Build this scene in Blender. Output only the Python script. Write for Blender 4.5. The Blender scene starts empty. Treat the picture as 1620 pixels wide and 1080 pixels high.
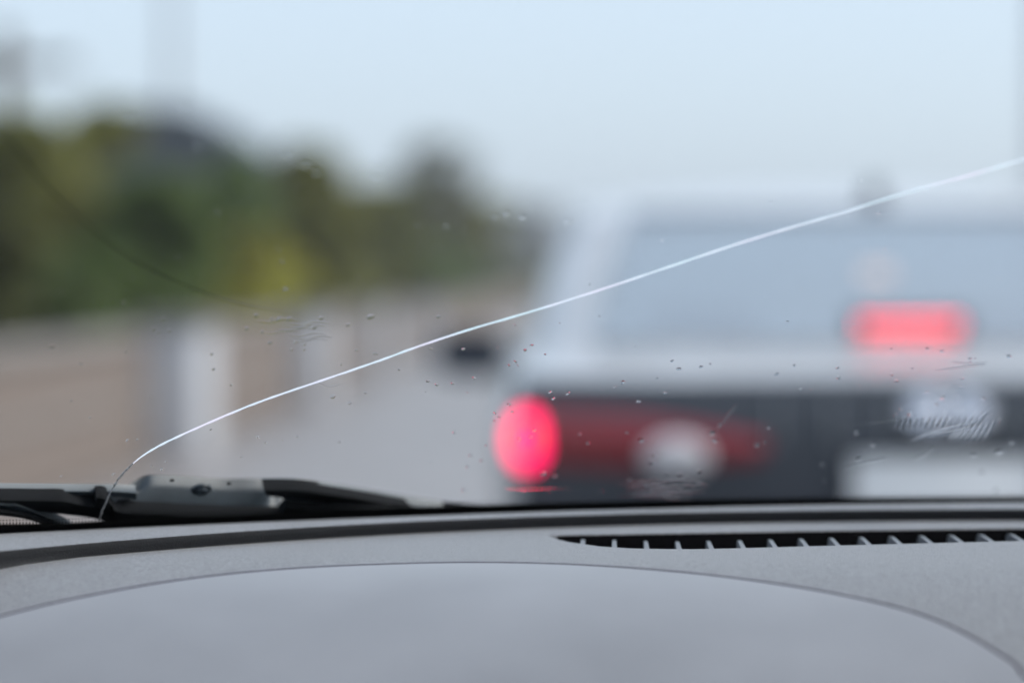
import bpy, bmesh, math, random
import numpy as np
from mathutils import Vector, Matrix, Euler

random.seed(11)
sc = bpy.context.scene
R = math.radians

# ------------------------------------------------------------------ camera
CAMZ = 1.214
FPX = 1620 * 50.0 / 22.3                      # focal length in pixels of the 1620 px photograph
cam_data = bpy.data.cameras.new("camera")
cam = bpy.data.objects.new("camera", cam_data)
sc.collection.objects.link(cam)
cam_data.lens = 50.0
cam_data.sensor_width = 22.3
cam_data.sensor_fit = 'HORIZONTAL'
cam_data.clip_start = 0.05
cam_data.clip_end = 3000
cam.location = (0, 0, CAMZ)
cam.rotation_euler = (R(90 - 1.483), 0, R(2.381))
cam_data.dof.use_dof = True
cam_data.dof.focus_distance = 1.065
cam_data.dof.aperture_fstop = 1.8
cam_data.dof.aperture_blades = 0
sc.camera = cam
CROT = Euler((R(90 - 1.483), 0, R(2.381))).to_matrix()

# ------------------------------------------------------------------ sky, sun, exposure
SUN_EL, SUN_AZ = R(44), R(95)
world = bpy.data.worlds.new("World")
sc.world = world
world.use_nodes = True
wn, wl = world.node_tree.nodes, world.node_tree.links
wn.clear()
sky = wn.new('ShaderNodeTexSky')
sky.sky_type = 'NISHITA'
sky.sun_disc = False
sky.sun_elevation = SUN_EL
sky.sun_rotation = SUN_AZ
sky.air_density = 1.0
sky.dust_density = 3.5
sky.ozone_density = 1.0
hs = wn.new('ShaderNodeHueSaturation')
hs.inputs['Saturation'].default_value = 0.8
hs.inputs['Value'].default_value = 1.0
bgn = wn.new('ShaderNodeBackground')
bgn.inputs['Strength'].default_value = 0.12
wo = wn.new('ShaderNodeOutputWorld')
wl.new(sky.outputs['Color'], hs.inputs['Color'])
cl = wn.new('ShaderNodeMix'); cl.data_type = 'RGBA'          # even overcast layer over the clear sky
cl.inputs['Factor'].default_value = 0.62
cl.inputs['B'].default_value = (3.2, 3.80, 4.62, 1)
wl.new(hs.outputs['Color'], cl.inputs['A'])
wl.new(cl.outputs['Result'], bgn.inputs['Color'])
wl.new(bgn.outputs['Background'], wo.inputs['Surface'])

sun_data = bpy.data.lights.new("sun", 'SUN')
sun_data.energy = 1.5
sun_data.angle = R(25)
sun_data.color = (1.0, 0.97, 0.93)
sun = bpy.data.objects.new("sun", sun_data)
sc.collection.objects.link(sun)
sun.rotation_euler = (R(90) - SUN_EL, 0, R(180) - SUN_AZ)

sc.view_settings.view_transform = 'Standard'
sc.view_settings.look = 'None'
sc.view_settings.exposure = 1.03
sc.view_settings.gamma = 1.0
sc.cycles.use_denoising = True
sc.cycles.max_bounces = 14
sc.cycles.transparent_max_bounces = 24
sc.cycles.transmission_bounces = 12
sc.cycles.caustics_reflective = False
sc.cycles.caustics_refractive = False
sc.cycles.sample_clamp_indirect = 6.0

# ------------------------------------------------------------------ helpers
def P(px, py, Y):
    """World point on the ray of photograph pixel (px, py) at road distance Y."""
    d = CROT @ Vector(((px - 810) / FPX, -(py - 540) / FPX, -1))
    return Vector((d.x / d.y * Y, Y, CAMZ + d.z / d.y * Y))

def PZ(px, py, z):
    d = CROT @ Vector(((px - 810) / FPX, -(py - 540) / FPX, -1))
    t = (z - CAMZ) / d.z
    return Vector((d.x * t, d.y * t, z))

def nodes_of(name):
    m = bpy.data.materials.new(name)
    m.use_nodes = True
    nt = m.node_tree
    return m, nt, nt.nodes.get('Principled BSDF')

def mat(name, col, rough=0.6, metal=0.0, spec=0.5, noise=None, bump=None, coat=0.0, emit=None, sheen=0.0):
    """noise = (scale, amount) colour variation in object space; bump = (scale, strength, distance)."""
    m, nt, b = nodes_of(name)
    b.inputs['Base Color'].default_value = (*col, 1)
    b.inputs['Roughness'].default_value = rough
    b.inputs['Metallic'].default_value = metal
    b.inputs['Specular IOR Level'].default_value = spec
    b.inputs['Coat Weight'].default_value = coat
    b.inputs['Sheen Weight'].default_value = sheen
    b.inputs['Sheen Roughness'].default_value = 0.35
    if noise or bump:
        tc = nt.nodes.new('ShaderNodeTexCoord')
    if noise:
        n = nt.nodes.new('ShaderNodeTexNoise')
        n.inputs['Scale'].default_value = noise[0]
        n.inputs['Detail'].default_value = 4
        mx = nt.nodes.new('ShaderNodeMix'); mx.data_type = 'RGBA'
        mx.inputs['A'].default_value = (*[max(0, c * (1 - noise[1])) for c in col], 1)
        mx.inputs['B'].default_value = (*[min(1, c * (1 + noise[1])) for c in col], 1)
        nt.links.new(tc.outputs['Object'], n.inputs['Vector'])
        rp = nt.nodes.new('ShaderNodeMapRange')
        rp.inputs['From Min'].default_value = 0.3; rp.inputs['From Max'].default_value = 0.7
        nt.links.new(n.outputs['Fac'], rp.inputs['Value'])
        nt.links.new(rp.outputs['Result'], mx.inputs['Factor'])
        nt.links.new(mx.outputs['Result'], b.inputs['Base Color'])
    if bump:
        n2 = nt.nodes.new('ShaderNodeTexNoise')
        n2.inputs['Scale'].default_value = bump[0]
        n2.inputs['Detail'].default_value = 3
        bp = nt.nodes.new('ShaderNodeBump')
        bp.inputs['Strength'].default_value = bump[1]
        bp.inputs['Distance'].default_value = bump[2]
        nt.links.new(tc.outputs['Object'], n2.inputs['Vector'])
        nt.links.new(n2.outputs['Fac'], bp.inputs['Height'])
        nt.links.new(bp.outputs['Normal'], b.inputs['Normal'])
    if emit:
        b.inputs['Emission Color'].default_value = (*emit[0], 1)
        b.inputs['Emission Strength'].default_value = emit[1]
    return m

def car_glass(name, tint, gloss):
    m = bpy.data.materials.new(name); m.use_nodes = True
    nt = m.node_tree; nt.nodes.clear()
    o = nt.nodes.new('ShaderNodeOutputMaterial')
    t = nt.nodes.new('ShaderNodeBsdfTransparent'); t.inputs['Color'].default_value = (*tint, 1)
    g = nt.nodes.new('ShaderNodeBsdfGlossy'); g.inputs['Roughness'].default_value = 0.03
    mx = nt.nodes.new('ShaderNodeMixShader'); mx.inputs['Fac'].default_value = gloss
    nt.links.new(t.outputs[0], mx.inputs[1]); nt.links.new(g.outputs[0], mx.inputs[2])
    nt.links.new(mx.outputs[0], o.inputs['Surface'])
    return m

def link(name, bm, m, parent=None, smooth=True, recalc=True):
    if recalc:
        bmesh.ops.recalc_face_normals(bm, faces=bm.faces)
    me = bpy.data.meshes.new(name)
    bm.to_mesh(me); bm.free()
    for mm in (m if isinstance(m, (list, tuple)) else [m]):
        me.materials.append(mm)
    if smooth:
        for p in me.polygons: p.use_smooth = True
        try: me.set_sharp_from_angle(angle=R(40))
        except Exception: pass
    o = bpy.data.objects.new(name, me)
    sc.collection.objects.link(o)
    if parent: o.parent = parent
    return o

def empty(name, loc, label, cat, group=None, rz=0):
    o = bpy.data.objects.new(name, None)
    sc.collection.objects.link(o)
    o.location = loc; o.rotation_euler = (0, 0, rz)
    o.empty_display_size = 0.1
    o['label'] = label; o['category'] = cat
    if group: o['group'] = group
    return o

def tag(o, label=None, cat=None, group=None, kind=None):
    for k, v in (('label', label), ('category', cat), ('group', group), ('kind', kind)):
        if v: o[k] = v
    return o

def box(bm, lo, hi, bevel=0.0, rot=None, mi=0):
    x0, y0, z0 = lo; x1, y1, z1 = hi
    c = Vector(((x0 + x1) / 2, (y0 + y1) / 2, (z0 + z1) / 2))
    r = bmesh.ops.create_cube(bm, size=1.0)
    vs = r['verts']
    for v in vs:
        v.co = Vector((v.co.x * (x1 - x0), v.co.y * (y1 - y0), v.co.z * (z1 - z0)))
    if bevel:
        es = list({e for v in vs for e in v.link_edges})
        rb = bmesh.ops.bevel(bm, geom=es, offset=bevel, segments=2, affect='EDGES', profile=0.7)
        vs = list({v for f in rb['faces'] for v in f.verts} | {v for v in vs if v.is_valid})
    for v in vs:
        v.co = (rot @ v.co if rot else v.co) + c
    return vs

def grid(bm, pts, mi=0, close_u=False):
    """pts[i][j] Vectors -> quads"""
    vs = [[bm.verts.new(p) for p in row] for row in pts]
    n = len(vs); k = len(vs[0])
    for i in range(n - 1):
        for j in range(k - 1 if not close_u else k):
            a, b, c, d = vs[i][j], vs[i][(j + 1) % k], vs[i + 1][(j + 1) % k], vs[i + 1][j]
            try:
                f = bm.faces.new((a, b, c, d)); f.material_index = mi
            except ValueError: pass
    return vs

def patch(bm, pts, thick, mi=0):
    """a curved sheet of real thickness: pts[i][j], offset against its own normal"""
    n, k = len(pts), len(pts[0])
    P_ = [[Vector(p) for p in row] for row in pts]
    nor = [[None] * k for _ in range(n)]
    for i in range(n):
        for j in range(k):
            a = P_[min(i + 1, n - 1)][j] - P_[max(i - 1, 0)][j]
            b = P_[i][min(j + 1, k - 1)] - P_[i][max(j - 1, 0)]
            nor[i][j] = a.cross(b).normalized()
    A = [[bm.verts.new(P_[i][j]) for j in range(k)] for i in range(n)]
    B = [[bm.verts.new(P_[i][j] - nor[i][j] * thick) for j in range(k)] for i in range(n)]
    def q(*v):
        try:
            f = bm.faces.new(v); f.material_index = mi
        except ValueError: pass
    for i in range(n - 1):
        for j in range(k - 1):
            q(A[i][j], A[i][j + 1], A[i + 1][j + 1], A[i + 1][j])
            q(B[i][j], B[i + 1][j], B[i + 1][j + 1], B[i][j + 1])
    for i in range(n - 1):
        q(A[i][0], A[i + 1][0], B[i + 1][0], B[i][0])
        q(A[i][-1], B[i][-1], B[i + 1][-1], A[i + 1][-1])
    for j in range(k - 1):
        q(A[0][j], B[0][j], B[0][j + 1], A[0][j + 1])
        q(A[-1][j], A[-1][j + 1], B[-1][j + 1], B[-1][j])

def lerp(a, b, t): return a + (b - a) * t

def bilin(c00, c01, c10, c11, n=6, k=6, bulge=None):
    """grid of points between four corners; bulge(i, j) -> Vector added"""
    c00, c01, c10, c11 = map(Vector, (c00, c01, c10, c11))
    out = []
    for i in range(n + 1):
        u = i / n; row = []
        for j in range(k + 1):
            v = j / k
            p = lerp(lerp(c00, c01, v), lerp(c10, c11, v), u)
            if bulge: p = p + Vector(bulge(u, v))
            row.append(p)
        out.append(row)
    return out

def tube(bm, pts, rad, seg=8, cap=True, mi=0, squash=None):
    pts = [Vector(p) for p in pts]
    rings = []
    up = Vector((0, 0, 1))
    for i, p in enumerate(pts):
        t = (pts[min(i + 1, len(pts) - 1)] - pts[max(i - 1, 0)]).normalized()
        a = t.cross(up)
        if a.length < 1e-4: a = t.cross(Vector((1, 0, 0)))
        a.normalize(); b = t.cross(a).normalized()
        r = rad[i] if isinstance(rad, (list, tuple)) else rad
        rings.append([p + a * math.cos(2 * math.pi * s / seg) * r + b * math.sin(2 * math.pi * s / seg) * r for s in range(seg)])
    vs = grid(bm, rings, mi, close_u=True)
    if cap:
        for ring in (vs[0], vs[-1]):
            try:
                f = bm.faces.new(ring); f.material_index = mi
            except ValueError: pass

def disc_prism(bm, c, axis, r0, r1, h, seg=24, mi=0, dome=0.0):
    """frustum with optional domed top, base at c, along axis"""
    axis = Vector(axis).normalized()
    a = axis.orthogonal().normalized(); b = axis.cross(a)
    rings = []
    prof = [(r0, 0), (r1, h)]
    if dome:
        prof += [(r1 * math.cos(R(t)), h + dome * math.sin(R(t))) for t in (25, 50, 70, 85)]
    for r, z in prof:
        rings.append([Vector(c) + axis * z + (a * math.cos(2 * math.pi * s / seg) + b * math.sin(2 * math.pi * s / seg)) * r for s in range(seg)])
    vs = grid(bm, rings, mi, close_u=True)
    for ring in (vs[0], vs[-1]):
        f = bm.faces.new(ring); f.material_index = mi

# ================================================================== SETTING
M_road = mat('wet_asphalt', (0.215, 0.195, 0.19), rough=0.38, spec=0.5, noise=(1.3, 0.18), bump=(60, 0.25, 0.01))
M_ground = mat('ground_soil', (0.10, 0.105, 0.08), rough=0.9, noise=(0.4, 0.3))
M_verge = mat('verge_turf', (0.06, 0.085, 0.03), rough=0.95, noise=(2.0, 0.4))
M_walk = mat('pavement_concrete', (0.28, 0.27, 0.26), rough=0.7, noise=(3, 0.12))

def sheet(name, x0, x1, y0, y1, z, m, nx=1, ny=8):
    bm = bmesh.new()
    grid(bm, [[Vector((lerp(x0, x1, i / nx), lerp(y0, y1, j / ny), z)) for i in range(nx + 1)] for j in range(ny + 1)])
    return tag(link(name, bm, m, smooth=False), kind='structure')

sheet('ground', -900, 900, -60, 1800, -0.03, M_ground)
sheet('road', -3.12, 5.4, -40, 400, 0.0, M_road, 1, 40)
bm = bmesh.new(); box(bm, (-60, -40, -0.02), (-3.5, 160, 0.12))
tag(link('verge', bm, M_verge, smooth=False), kind='structure')
bm = bmesh.new(); box(bm, (5.55, -40, -0.02), (9.5, 400, 0.14))
tag(link('pavement', bm, M_walk, smooth=False), kind='structure')
bm = bmesh.new()
for j in range(110):
    box(bm, (5.402, -40 + j * 4.0, -0.02), (5.548, -40 + j * 4.0 + 3.985, 0.15), 0.015)
tag(link('kerb', bm, M_walk, smooth=False), kind='structure')

# ------------------------------------------------------------------ wall with posts along the road's left edge
def brick_mat():
    m, nt, b = nodes_of('brown_brick')
    tc = nt.nodes.new('ShaderNodeTexCoord')
    sep = nt.nodes.new('ShaderNodeSeparateXYZ'); cmb = nt.nodes.new('ShaderNodeCombineXYZ')
    nt.links.new(tc.outputs['Object'], sep.inputs[0])
    nt.links.new(sep.outputs['Y'], cmb.inputs['X']); nt.links.new(sep.outputs['Z'], cmb.inputs['Y'])
    br = nt.nodes.new('ShaderNodeTexBrick')
    br.inputs['Scale'].default_value = 4.4
    br.inputs['Color1'].default_value = (0.135, 0.100, 0.085, 1)
    br.inputs['Color2'].default_value = (0.185, 0.145, 0.12, 1)
    br.inputs['Mortar'].default_value = (0.21, 0.19, 0.175, 1)
    br.inputs['Mortar Size'].default_value = 0.02
    nt.links.new(cmb.outputs[0], br.inputs['Vector'])
    nt.links.new(br.outputs['Color'], b.inputs['Base Color'])
    b.inputs['Roughness'].default_value = 0.8
    return m
M_brick = brick_mat()
M_cop = mat('coping_stone', (0.22, 0.20, 0.185), rough=0.75, noise=(5, 0.15))
M_post = mat('painted_concrete', (0.47, 0.48, 0.51), rough=0.7, noise=(4, 0.12))
wall = empty('brick_wall', (-3.3, 6, 0), 'long low brown brick wall running along the left edge of the road', 'wall')
bm = bmesh.new(); box(bm, (-0.11, 0, -0.02), (0.11, 95, 0.80))
o = link('brickwork', bm, M_brick, wall, smooth=False)
bm = bmesh.new()
for j in range(96):
    box(bm, (-0.15, j * 0.99 + 0.002, 0.80), (0.15, j * 0.99 + 0.985, 0.87), 0.012)
link('coping', bm, M_cop, wall, smooth=False)
bm = bmesh.new(); box(bm, (0.108, 0, 0.42), (0.135, 95, 0.47), 0.006)
link('string_course', bm, M_cop, wall, smooth=False)

post_labels = ['nearest and widest-looking pale concrete post against the brown wall, right above the wiper',
               'second pale concrete post along the brown wall, crossed by the crack',
               'third pale concrete post along the brown wall, small and dim below the trees',
               'farthest pale concrete post along the brown wall, beside the mirror of the silver car']
for (y, x, w, h), lb in zip([(16.15, -3.02, 0.40, 0.88), (23.3, -3.02, 0.36, 0.88), (30.0, -3.04, 0.32, 0.88), (38.0, -3.04, 0.32, 0.88)], post_labels):
    e = empty('concrete_post', (x, y, 0), lb, 'post', 'pale posts along the brown wall')
    bm = bmesh.new(); box(bm, (-w / 2, -w, -0.02), (w / 2, w, h), 0.025)
    link('shaft', bm, M_post, e)
    bm = bmesh.new()
    t = w / 2 + 0.03
    vs = box(bm, (-t, -w - 0.03, h), (t, w + 0.03, h + 0.07), 0.015)
    link('cap', bm, M_cop, e)

# ------------------------------------------------------------------ trees
def leaf_mat(name, col):
    m, nt, b = nodes_of(name)
    tc = nt.nodes.new('ShaderNodeTexCoord')
    n = nt.nodes.new('ShaderNodeTexNoise'); n.inputs['Scale'].default_value = 0.9; n.inputs['Detail'].default_value = 3
    nt.links.new(tc.outputs['Object'], n.inputs['Vector'])
    cr = nt.nodes.new('ShaderNodeValToRGB')
    cr.color_ramp.elements[0].position = 0.33; cr.color_ramp.elements[1].position = 0.68
    cr.color_ramp.elements[0].color = (*[c * 0.6 for c in col], 1)
    cr.color_ramp.elements[1].color = (*[c * 1.45 for c in col], 1)
    nt.links.new(n.outputs['Fac'], cr.inputs['Fac'])
    nt.links.new(cr.outputs['Color'], b.inputs['Base Color'])
    b.inputs['Roughness'].default_value = 0.6
    tl = nt.nodes.new('ShaderNodeBsdfTranslucent'); mx = nt.nodes.new('ShaderNodeMixShader'); mx.inputs['Fac'].default_value = 0.5
    nt.links.new(cr.outputs['Color'], tl.inputs['Color'])
    nt.links.new(b.outputs[0], mx.inputs[1]); nt.links.new(tl.outputs[0], mx.inputs[2])
    nt.links.new(mx.outputs[0], nt.nodes['Material Output'].inputs['Surface'])
    return m
M_bark = mat('bark', (0.11, 0.085, 0.065), rough=0.9, noise=(9, 0.35))
LEAF = {'olive': leaf_mat('olive_leaves', (0.225, 0.225, 0.066)),
        'green': leaf_mat('green_leaves', (0.165, 0.225, 0.075)),
        'dark': leaf_mat('dark_leaves', (0.170, 0.178, 0.066)),
        'yellow': leaf_mat('yellow_leaves', (0.40, 0.38, 0.07)),
        'pale': leaf_mat('pale_leaves', (0.14, 0.145, 0.11))}

def tree(name, cx, top, Y, wpx, kind, label, n=2600, low=0.12, thin=1.0, cat='tree', group=None, leaf=0.16):
    Y = min(max(Y, 13075 / max(40.0, (961 - cx) - wpx / 2)), 170)
    leaf *= max(1.0, Y / 28)
    px = 1 / FPX
    base = Vector(((cx - 961) * px * Y, Y, 0.12))
    h = CAMZ + (446 - top) * px * Y - 0.12
    r = wpx / 2 * px * Y
    e = empty(name, base, label, cat, group)
    rnd = random.Random(int(cx * 7 + top))
    bm = bmesh.new()
    tube(bm, [(0, 0, -0.1), (0.03 * h, 0.02 * h, h * 0.3), (0.0, 0.03 * h, h * 0.62), (0.02 * h, 0, h * 0.9)],
         [0.05 * h * 0.5 + 0.03, 0.02 * h + 0.02, 0.012 * h + 0.012, 0.012], 8)
    for q in range(7):
        a = rnd.uniform(0, 6.28); z0 = h * rnd.uniform(0.22, 0.65)
        tube(bm, [(0.02 * h, 0.02 * h, z0), (math.cos(a) * r * 0.45, math.sin(a) * r * 0.45, z0 + 0.12 * h),
                  (math.cos(a) * r * 0.8, math.sin(a) * r * 0.8, z0 + 0.27 * h)], [0.012 * h + 0.01, 0.008 * h + 0.006, 0.006], 6)
    link('trunk', bm, M_bark, e)
    # lumps of foliage of unequal size spread through the crown
    lumps = []
    for q in range(28):
        z = h * (low + (1 - low) * rnd.random() ** 0.9)
        f = math.sqrt(max(0.06, 1 - ((z / h - 0.52) / 0.50) ** 2))
        a = rnd.uniform(0, 6.28); rr = r * f * rnd.uniform(0.15, 0.75)
        lumps.append((Vector((math.cos(a) * rr, math.sin(a) * rr, z)), r * rnd.uniform(0.28, 0.5) * (0.5 + 0.5 * f) * thin))
    bm = bmesh.new()
    for q in range(int(n * 1.5)):
        c, lr = lumps[rnd.randrange(len(lumps))]
        d = Vector((rnd.gauss(0, 1), rnd.gauss(0, 1), rnd.gauss(0, 1))).normalized() * lr * rnd.random() ** 0.45
        p = c + d
        if p.z > h: p.z = h - rnd.random() * 0.1
        s = leaf * 1.6 * rnd.uniform(0.6, 1.3)
        rot = Euler((rnd.uniform(-1.1, 1.1), rnd.uniform(-1.1, 1.1), rnd.uniform(0, 6.28))).to_matrix()
        vs = [bm.verts.new(p + rot @ Vector(v) * s) for v in ((-0.5, 0, 0), (0, -0.28, 0.05), (0.6, 0, -0.05), (0, 0.28, 0.05))]
        bm.faces.new(vs)
    link('crown', bm, LEAF[kind], e, smooth=False, recalc=False)
    return e

GT = 'trees behind the brown wall'
tree('broadleaf_tree', 25, 178, 22, 250, 'olive', 'tall olive tree at the far left edge behind the brown wall', 3600, group=GT)
tree('broadleaf_tree', 140, 172, 25, 220, 'olive', 'olive tree left of the dark house roof behind the wall', 3600, group=GT)
tree('broadleaf_tree', 250, 285, 22, 230, 'green', 'lower green tree in front of the dark house roof', 3000, group=GT)
tree('broadleaf_tree', 365, 248, 33, 190, 'green', 'rounded green tree just right of the dark house roof', 3200, group=GT)
tree('broadleaf_tree', 490, 238, 29, 210, 'olive', 'broad dark olive tree in the middle of the tree line', 3600, group=GT)
tree('broadleaf_tree', 600, 300, 32, 170, 'dark', 'dark shorter tree left of the tall pale tree', 3000, group=GT)
tree('slender_tree', 690, 225, 44, 200, 'pale', 'slender pale tree rising highest above the middle of the tree line', 70, low=0.3, thin=0.9, group=GT, leaf=0.22)
tree('broadleaf_tree', 700, 290, 34, 190, 'olive', 'olive tree below and in front of the slender pale tree', 3400, group=GT)
tree('broadleaf_tree', 800, 330, 42, 160, 'olive', 'dark tree nearest the rear pillar of the silver car', 3200, group=GT)
tree('broadleaf_tree', 866, 365, 60, 110, 'olive', 'distant small tree against the grey block of flats', 2200, group=GT)
GB = 'shrubs behind the brown wall'
tree('shrub', 385, 372, 20, 240, 'yellow', 'bright yellow-green shrub above the wall between the first two pale posts', 2600, low=0.05, cat='shrub', group=GB, leaf=0.11)
tree('shrub', 225, 415, 19, 130, 'green', 'fresh green shrub behind the nearest pale post', 2400, low=0.05, cat='shrub', group=GB, leaf=0.11)
tree('shrub', 120, 400, 17.5, 220, 'green', 'wide green shrub behind the wall left of the nearest post', 2600, low=0.05, cat='shrub', group=GB, leaf=0.11)
tree('shrub', -20, 330, 17, 200, 'dark', 'dark shrub at the left edge over the brown wall', 2600, low=0.05, cat='shrub', group=GB, leaf=0.11)
tree('shrub', 540, 400, 25, 200, 'dark', 'dark olive shrub behind the third pale post', 2600, low=0.05, cat='shrub', group=GB, leaf=0.12)
tree('shrub', 690, 400, 32, 190, 'green', 'deep green shrub left of the silver car behind the wall', 2600, low=0.05, cat='shrub', group=GB, leaf=0.13)
tree('shrub', 800, 410, 42, 150, 'dark', 'dark shrub at the far end of the brown wall beside the silver car', 2400, low=0.05, cat='shrub', group=GB, leaf=0.15)

# ------------------------------------------------------------------ house, flats, poles
M_slate = mat('slate_roof', (0.042, 0.050, 0.064), rough=0.55, noise=(3, 0.2))
M_render = mat('grey_render', (0.30, 0.30, 0.31), rough=0.85, noise=(1.5, 0.12))
M_pane = mat('window_pane', (0.03, 0.035, 0.04), rough=0.08)
M_metal = mat('galvanised_steel', (0.38, 0.39, 0.42), rough=0.45, metal=0.3, noise=(6, 0.1))
M_wood = mat('weathered_wood', (0.13, 0.10, 0.075), rough=0.9, noise=(12, 0.3))

Y = 52.0
hx = (285 - 961) / FPX * Y
house = empty('house', (hx, Y, 0.0), 'house with a dark slate roof showing between the olive trees', 'house')
bm = bmesh.new(); box(bm, (-2.3, 0, 0), (2.3, 6, 3.6)); link('wall', bm, M_render, house, smooth=False)
bm = bmesh.new()
prof = [(-2.6, 3.5), (-1.6, 5.25), (0.2, 5.15), (2.7, 3.5)]
A = [bm.verts.new((x, -0.3, z)) for x, z in prof]; B = [bm.verts.new((x, 6.3, z)) for x, z in prof]
for i in range(3): bm.faces.new((A[i], A[i + 1], B[i + 1], B[i]))
bm.faces.new(A); bm.faces.new(B[::-1]); bm.faces.new((A[0], B[0], B[3], A[3]))
roof = link('roof', bm, M_slate, house, smooth=False)
bm = bmesh.new(); box(bm, (-1.4, 2.0, 4.0), (-0.95, 2.5, 5.1), 0.02); link('chimney', bm, M_brick, roof, smooth=False)
for wx in (-1.2, 1.2):
    bm = bmesh.new(); box(bm, (wx - 0.5, -0.05, 1.3), (wx + 0.5, 0.03, 2.5)); w = link('window', bm, M_cop, house, smooth=False)
    bm = bmesh.new(); box(bm, (wx - 0.43, -0.065, 1.37), (wx + 0.43, -0.045, 2.43)); link('pane', bm, M_pane, w, smooth=False)

Y = 155.0
fx = (838 - 961) / FPX * Y
flats = empty('apartment_building', (fx, Y, 0), 'distant grey block of flats above the trees beside the silver car', 'building')
bm = bmesh.new(); box(bm, (-2.6, 0, 0), (2.2, 10, 5.9)); link('wall', bm, M_render, flats, smooth=False)
bm = bmesh.new(); box(bm, (-2.75, -0.15, 5.9), (2.35, 10.15, 6.15), 0.03); link('roof', bm, M_slate, flats, smooth=False)
for k in range(2):
    for wx in (-1.6, -0.2, 1.2):
        bm = bmesh.new(); box(bm, (wx - 0.4, -0.04, 1.2 + k * 2.4), (wx + 0.4, 0.02, 2.5 + k * 2.4)); link('window', bm, M_pane, flats, smooth=False)

def lamp_post(px, Y, label, h=8.5, r=0.065, arm=1):
    x = (px - 961) / FPX * Y
    e = empty('street_lamp', (x, Y, 0.1), label, 'street lamp', 'tall street lamps beside the road')
    bm = bmesh.new()
    disc_prism(bm, (0, 0, 0), (0, 0, 1), 0.16, 0.16, 0.06)
    tube(bm, [(0, 0, 0), (0, 0, 1.2), (0, 0, 1.25), (0, 0, h)], [r * 1.5, r * 1.5, r, r * 0.75], 12)
    link('pole', bm, M_metal, e)
    bm = bmesh.new(); tube(bm, [(0, 0, h - 0.05), (arm * 0.5, 0, h + 0.25), (arm * 1.4, 0, h + 0.35)], [0.04, 0.035, 0.03], 10)
    link('bracket', bm, M_metal, e)
    bm = bmesh.new(); box(bm, (min(arm * 1.3, arm * 1.9), -0.13, h + 0.27), (max(arm * 1.3, arm * 1.9), 0.13, h + 0.4), 0.04)
    link('lamp_head', bm, M_metal, e)
lamp_post(268, 62, 'grey street lamp pole rising behind the dark house roof', h=11.0, r=0.17)
lamp_post(1640, 17, 'grey street lamp pole at the right edge beyond the silver car', r=0.06, arm=-1)

x = (2 - 961) / FPX * 26.0
e = empty('utility_pole', (x, 26, 0.1), 'brown wooden utility pole at the left edge above the trees', 'pole')
bm = bmesh.new(); tube(bm, [(0, 0, -0.1), (0, 0, 4.0)], [0.14, 0.11], 12); link('pole', bm, M_wood, e)
bm = bmesh.new(); box(bm, (-0.8, -0.06, 3.55), (0.8, 0.06, 3.68), 0.01); link('crossarm', bm, M_wood, e)

# ================================================================== SILVER CAR AHEAD
LC = Vector((0.602, 4.13, 0))
lead = empty('car', LC, 'silver car ahead with red brake lights glowing and a dark tail panel', 'car')
M_paint = mat('silver_paint', (0.55, 0.55, 0.565), rough=0.34, metal=0.15, coat=0.6, noise=(3, 0.03))
M_dark = mat('dark_tail_panel', (0.048, 0.053, 0.065), rough=0.35, noise=(8, 0.15))
M_black = mat('black_plastic', (0.014, 0.014, 0.016), rough=0.55)
M_bumper = mat('bumper_plastic', (0.05, 0.045, 0.048), rough=0.5, noise=(8, 0.15))
M_cloth = mat('seat_cloth', (0.05, 0.053, 0.06), rough=0.9, noise=(30, 0.2))
M_rubber = mat('tyre_rubber', (0.02, 0.02, 0.021), rough=0.85, noise=(20, 0.2))
M_alloy = mat('alloy_wheel', (0.45, 0.46, 0.48), rough=0.35, metal=0.8)
M_chrome = mat('chrome', (0.86, 0.86, 0.90), rough=0.16, metal=1.0)
M_satin = mat('satin_silver', (0.86, 0.86, 0.90), rough=0.3, metal=0.2, coat=0.5)
M_redlens = mat('red_lens', (0.23, 0.014, 0.022), rough=0.2, coat=0.6)
M_clear = mat('clear_lens', (0.62, 0.60, 0.62), rough=0.25, coat=0.6)
M_lit = mat('lit_brake_lamp', (0.2, 0.005, 0.01), rough=0.5, spec=0.1, emit=((1.0, 0.002, 0.11), 2.0))
M_litc = mat('lit_brake_bulb', (0.2, 0.02, 0.01), rough=0.5, spec=0.1, emit=((1.0, 0.17, 0.01), 1.2))
M_led = mat('lit_brake_led', (0.3, 0.01, 0.02), rough=0.4, emit=((1.0, 0.10, 0.13), 4.0))
M_plate = mat('plate_white', (0.80, 0.81, 0.82), rough=0.45, noise=(10, 0.04))
M_rglass = car_glass('rear_glass', (0.86, 0.91, 0.93), 0.62)
M_sglass = car_glass('side_glass', (0.80, 0.86, 0.88), 0.10)
M_mirrorface = mat('mirror_face', (0.022, 0.030, 0.048), rough=0.25)  # dark blue colour stands for the road reflected in it
M_mirrorshell = mat('mirror_shell', (0.03, 0.038, 0.055), rough=0.35)

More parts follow.
